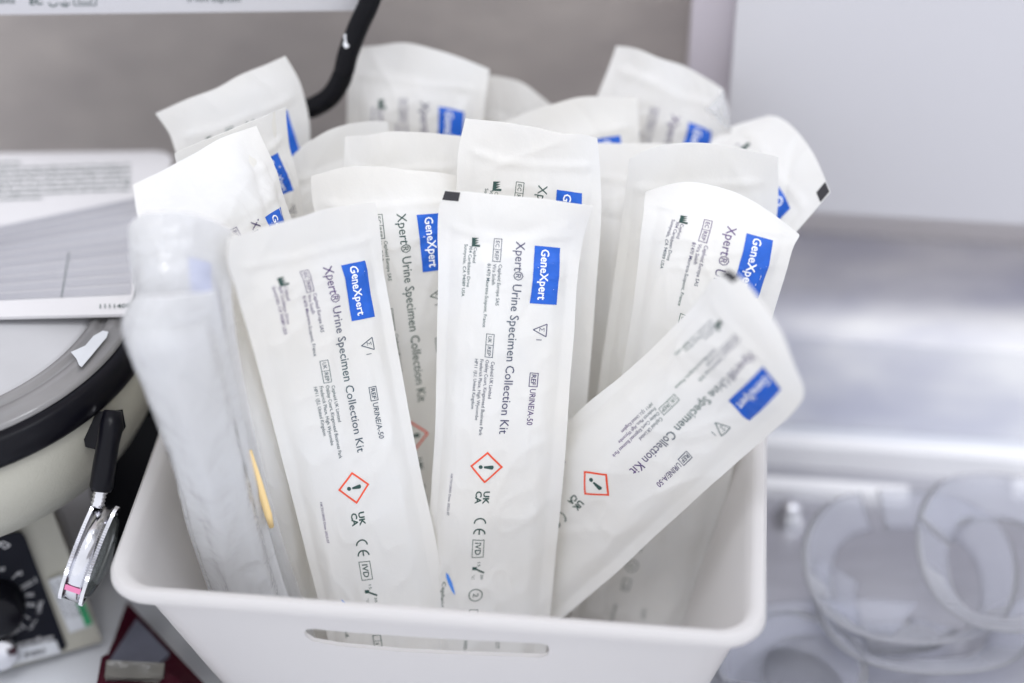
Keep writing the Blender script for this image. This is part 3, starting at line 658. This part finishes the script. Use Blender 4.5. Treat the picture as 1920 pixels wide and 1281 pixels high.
# ------------------------------------------------------------------ hand magnifier with knurled chrome ring
t = thing('magnifier', tuple(up(145, 1120, .90)), 'small magnifier with black handle and knurled chrome ring beside the basket', 'magnifier')
bm = bmesh.new(); tube(bm, [up(*p) for p in ((212, 770, .892), (209, 800, .892), (203, 830, .892), (196, 870, .893), (190, 912, .895), (189, 922, .895))], [.0040, .0054, .0050, .0052, .0053, .0044], 24); frombm('handle', bm, M['black'], t, True)
bm = bmesh.new(); pp = [up(189 - i * .8, 919 + i * 3.6, .896) for i in range(10)]; tube(bm, pp, [.0031, .0036, .0028, .0034, .0028, .0034, .0028, .0034, .0028, .003], 20); frombm('stud', bm, M['chrome'], t, True)
axm = (CR * .93 - CU * .34 + CF * .09).normalized(); mc = up(167, 1036, .905); mr = Matrix.Translation(mc) @ frame(axm, CU)
RR = .0232
def ring(bm, r0, r1, z0, z1, teeth, n):
    rs = []
    for z in (z0, z1):
        o_ = []
        for i in range(n):
            r = r1 if not teeth or i % 2 else r1 - .0006; aa_ = 2 * math.pi * i / n; o_.append(bm.verts.new(mr @ Vector((r * math.cos(aa_), r * math.sin(aa_), z))))
        rs.append(o_)
    for z in (z1, z0):
        rs.append([bm.verts.new(mr @ Vector((r0 * math.cos(2 * math.pi * i / n), r0 * math.sin(2 * math.pi * i / n), z))) for i in range(n)])
    for a_, b_ in zip(rs, rs[1:] + [rs[0]]):
        for i in range(n): bm.faces.new((a_[i], a_[(i + 1) % n], b_[(i + 1) % n], b_[i]))
bm = bmesh.new(); ring(bm, RR - .002, RR - .0004, -.0040, .0040, False, 96); frombm('ring_band', bm, M['chrome'], t, True)
for z0, z1 in ((-.0056, -.0040), (.0040, .0056)):
    bm = bmesh.new(); ring(bm, RR - .002, RR + .0004, z0, z1, True, 220); frombm('knurled_edge', bm, M['chrome'], t)
bm = bmesh.new(); lathe(bm, [(0, .0105), (.010, .0098), (.018, .0078), (RR - .002, .004), (RR - .002, -.001), (0, -.001)], mr, 48); frombm('lens', bm, M['glass'], t, True)
def band_patch(name, a0, a1, m):
    V = []; n_ = 8
    for i in range(n_ + 1):
        a_ = a0 + (a1 - a0) * i / n_
        for z in (-.0036, .0036): V.append(mr @ Vector(((RR - .0001) * math.cos(a_), (RR - .0001) * math.sin(a_), z)))
    pyd(name, V, [(2 * i, 2 * i + 1, 2 * i + 3, 2 * i + 2) for i in range(n_)], m, t)
best = max(range(360), key=lambda k: -((mr @ Vector((RR * math.cos(math.radians(k)), RR * math.sin(math.radians(k)), 0))) - mc).dot(CF))
band_patch('pink_mark', math.radians(best) + .62, math.radians(best) + .78, M['pink'])
# ------------------------------------------------------------------ reading card on the centrifuge lid
CZ = .1705
cp = [(-260, 600), (236, 589), (242, 580), (255, 540), (322, 304), (322, 294), (310, 286), (290, 283), (-260, 291)]
bm = bmesh.new(); slab(bm, [onz(u, v, CZ) for u, v in cp], .0016)
t = thing('reading_card', tuple(onz(240, 588, CZ - .0016)), 'white plastic hematocrit reading card with fanned grey lines, lying on the centrifuge lid', 'card')
frombm('card_plate', bm, M['card'], t, bevel=.0003)
oc = lambda u, v, l: onz(u, v, CZ + l)
YL = [423, 437, 450, 462, 476, 490, 504.5, 520, 534, 549.5, 563.5]; YR = [366, 382, 400.5, 419, 440, 458, 475, 495, 514, 532.6, 553]
fl = Flat(); fb = Flat()
def hl(k, u):  # boundary k at horizontal position u
    xr = 272 - 27 * k / 10; return YL[k] + (YR[k] - YL[k]) * u / xr, xr
for k in range(10):
    (la, xa), (lb, xb) = hl(k, -220), hl(k + 1, -220)
    ra, rb = YR[k], YR[k + 1]
    fb.poly([(-220, la + .9), (xa, ra + .9), (xb, rb - .9), (-220, lb - .9)])
    for j in range(1, 9):
        f_ = j / 9; fl.line((-220, la + (lb - la) * f_), (xa + (xb - xa) * f_, ra + (rb - ra) * f_), .55, 1)
marks('scale_tint', fb, .0002, M['cardband'], t, oc); marks('scale_lines', fl, .0004, M['cardline'], t, oc)
fl = Flat(); fl.line((129.5, 473), (115, 558), 1.3, 1); fl.line((260, 474), (252, 532), 1.3, 1); fl.line((272, 382), (268, 416), 1.3, 1)
LN = ['DIRECTIONS FOR USE', 'Place sealed end of the filled and Micro-Hematocrit Tube vertically in the', 'holder so that the bottom edge of the centrifuged cell touching the', "‘0’ percent line. The bottom of the column is", "held at the ‘0’ percent line. Slide the card along", 'until the meniscus of the plasma intersects the 100', 'The height of the packed red cell column is then', 'read as percent cell volume.']
yy = [306, 316, 325, 334, 343.5, 353, 362.5, 372]
for k, s_ in enumerate(LN):
    V, Fc = text_geo(s_, None, 5.2, bold=.016); ln = V[:, 0].max(); right = 244 if 0 < k < 7 else (37 if k == 0 else 80)
    sx_ = max(1.28, (right + 12) / ln)
    fl.add([(right - (ln - a_) * sx_, yy[k] - (right - (ln - a_) * sx_) * .034 + 3 - b_ * 1.0) for a_, b_ in V], Fc)
V, Fc = text_geo('1111400', 58, 8, bold=.005); fl.add([(187 + a_, 578 - b_ - a_ * .02) for a_, b_ in V], Fc)
marks('card_lettering', fl, .0006, M['greenink'], t, oc)

# ------------------------------------------------------------------ black block added to stand in for the shade behind the basket
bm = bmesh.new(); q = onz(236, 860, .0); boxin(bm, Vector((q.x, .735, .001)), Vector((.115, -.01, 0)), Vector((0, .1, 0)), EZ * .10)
setp(frombm('shade_block', bm, M['rubber'], None, False, bevel=.003), 'black block added as the shade between centrifuge and basket', 'shade block')
# ------------------------------------------------------------------ tape dispenser
t = thing('tape_dispenser', tuple(onz(270, 1300, 0)), 'maroon tape dispenser with a clear tape end, below the basket corner', 'tape dispenser')
bm = bmesh.new(); px = [(238, 1128), (268, 1160), (400, 1300), (400, 1400), (180, 1400), (183, 1275), (196, 1240), (213, 1200)]
slab(bm, [onz(u, v, .020) for u, v in px], .020); frombm('body', bm, M['maroon'], t, bevel=.0015)
bm = bmesh.new(); slab(bm, [onz(u, v, .0225) for u, v in [(256, 1160), (318, 1225), (296, 1245), (204, 1240)]], .0030); frombm('side_plate', bm, M['bluegrey'], t, bevel=.0006)
bm = bmesh.new(); slab(bm, [onz(u, v, .031) for u, v in [(190, 1232), (200, 1226), (205, 1240), (300, 1246), (400, 1330), (340, 1400), (182, 1400), (180, 1290)]], .015); frombm('nose', bm, M['maroon'], t, bevel=.003, seg=3)
bm = bmesh.new(); slab(bm, [onz(u, v, .0335) for u, v in [(200, 1238), (308, 1243), (306, 1266), (296, 1275), (196, 1268)]], .002); frombm('tape_end', bm, M['tape'], t, bevel=.0004)
bm = bmesh.new(); slab(bm, [onz(u, v, .0340) for u, v in [(282, 1242), (308, 1243), (306, 1266), (280, 1268)]], .0008); frombm('tape_fold', bm, M['tape'], t)
bm = bmesh.new()
for k in range(24):
    u = 197 + k * 4.2; slab(bm, [onz(u, 1272, .0342), onz(u + 2.1, 1278, .0342), onz(u + 4.1, 1272, .0342)], .001)
frombm('cutter_teeth', bm, M['chrome'], t)

# ------------------------------------------------------------------ steel tray, right
t = thing('steel_tray', tuple(onz(1650, 1100, 0)), 'shallow steel tray with bright raised rims on the table at right', 'tray')
A0 = onz(1420, 842, .012); x0 = A0.dot(EX) - .02; yb = A0.dot(EY)
bm = bmesh.new(); boxin(bm, EX * x0 + EY * (yb - .42) + EZ * .001, EX * .6, EY * .42, EZ * .003); frombm('tray_floor', bm, M['steel'], t)
bm = bmesh.new(); boxin(bm, EX * x0 + EY * (yb - .004) + EZ * .002, EX * .6, EY * .009, EZ * .018); frombm('tray_rim', bm, M['rimwhite'], t, bevel=.0025, seg=3)
bm = bmesh.new(); A1 = onz(1440, 905, .01); boxin(bm, EX * x0 + EY * (A1.dot(EY) - .004) + EZ * .004, EX * .10, EY * .008, EZ * .007); frombm('cross_bar', bm, M['rimwhite'], t, bevel=.002, seg=3)
bm = bmesh.new(); A2 = onz(1900, 912, .01); boxin(bm, EX * A2.dot(EX) + EY * (A2.dot(EY) - .002) + EZ * .004, EX * .2, EY * .008, EZ * .007); frombm('cross_bar', bm, M['rimwhite'], t, bevel=.002, seg=3)
bm = bmesh.new(); pb = onz(1480, 975, .004); lathe(bm, [(.0085, 0), (.0085, .003), (.006, .0045), (.0058, .010), (.003, .0125), (0, .013)], Matrix.Translation(pb), 32); frombm('stud_bolt', bm, M['chrome'], t, True)
# ------------------------------------------------------------------ frosted plastic strips curled on the tray
def strip(cx_, cy_, rx, ry, a0, a1, wd, tilt, label, z0=.012, lean=.3):
    c = onz(cx_, cy_, z0); V = []; n_ = 60; sc_ = .00027
    for i in range(n_ + 1):
        a_ = math.radians(a0 + (a1 - a0) * i / n_)
        for k in range(5):
            w_ = (k / 4 - .5) * wd
            rr = 1 + w_ / max(rx * sc_, 1e-4) * lean
            p = c + Vector((rx * sc_ * math.cos(a_) * rr, ry * sc_ * math.sin(a_) * rr * .9, 0)) + Vector((0, 0, (math.sin(a_) + 1) * ry * sc_ * tilt + w_ * (1 - lean) + .003 * math.sin(3 * a_)))
            V.append(p)
    Fc = [(i * 5 + k, i * 5 + k + 1, (i + 1) * 5 + k + 1, (i + 1) * 5 + k) for i in range(n_) for k in range(4)]
    o = pyd('plastic_strip', V, Fc, M['ribbon'], None, True); md_ = o.modifiers.new('s', 'SOLIDIFY'); md_.thickness = .0006
    setp(o, label, 'plastic strip', 'frosted plastic strips curled on the steel tray')
strip(1700, 1090, 165, 175, -250, 100, .030, .12, 'large frosted plastic strip loop nearest the basket on the steel tray', .022, .55)
strip(1870, 1065, 120, 165, -200, 160, .030, .15, 'frosted plastic loop at the right picture edge, crossing the large one', .03, .6)
strip(1735, 1150, 160, 150, 175, 365, .034, .1, 'lowest frosted strip, a wide arc sweeping along the bottom of the tray', .016, .7)
strip(1600, 1250, 210, 120, 60, 200, .040, .1, 'frosted strip bending toward the basket corner at the bottom', .012, .7)
strip(1660, 1120, 95, 120, 150, 330, .030, .05, 'low frosted strip curling inside the large loop', .010, .8)
bm = bmesh.new(); dc = onz(1480, 1290, .004); lathe(bm, [(.0, 0), (.026, .0), (.034, .008), (.036, .016), (.0345, .016), (.032, .009), (.025, .0016), (0, .0016)], Matrix.Translation(dc), 64)
setp(frombm('plastic_dish', bm, M['ribbon'], None, True), 'round frosted plastic dish beside the lower right basket corner', 'dish')
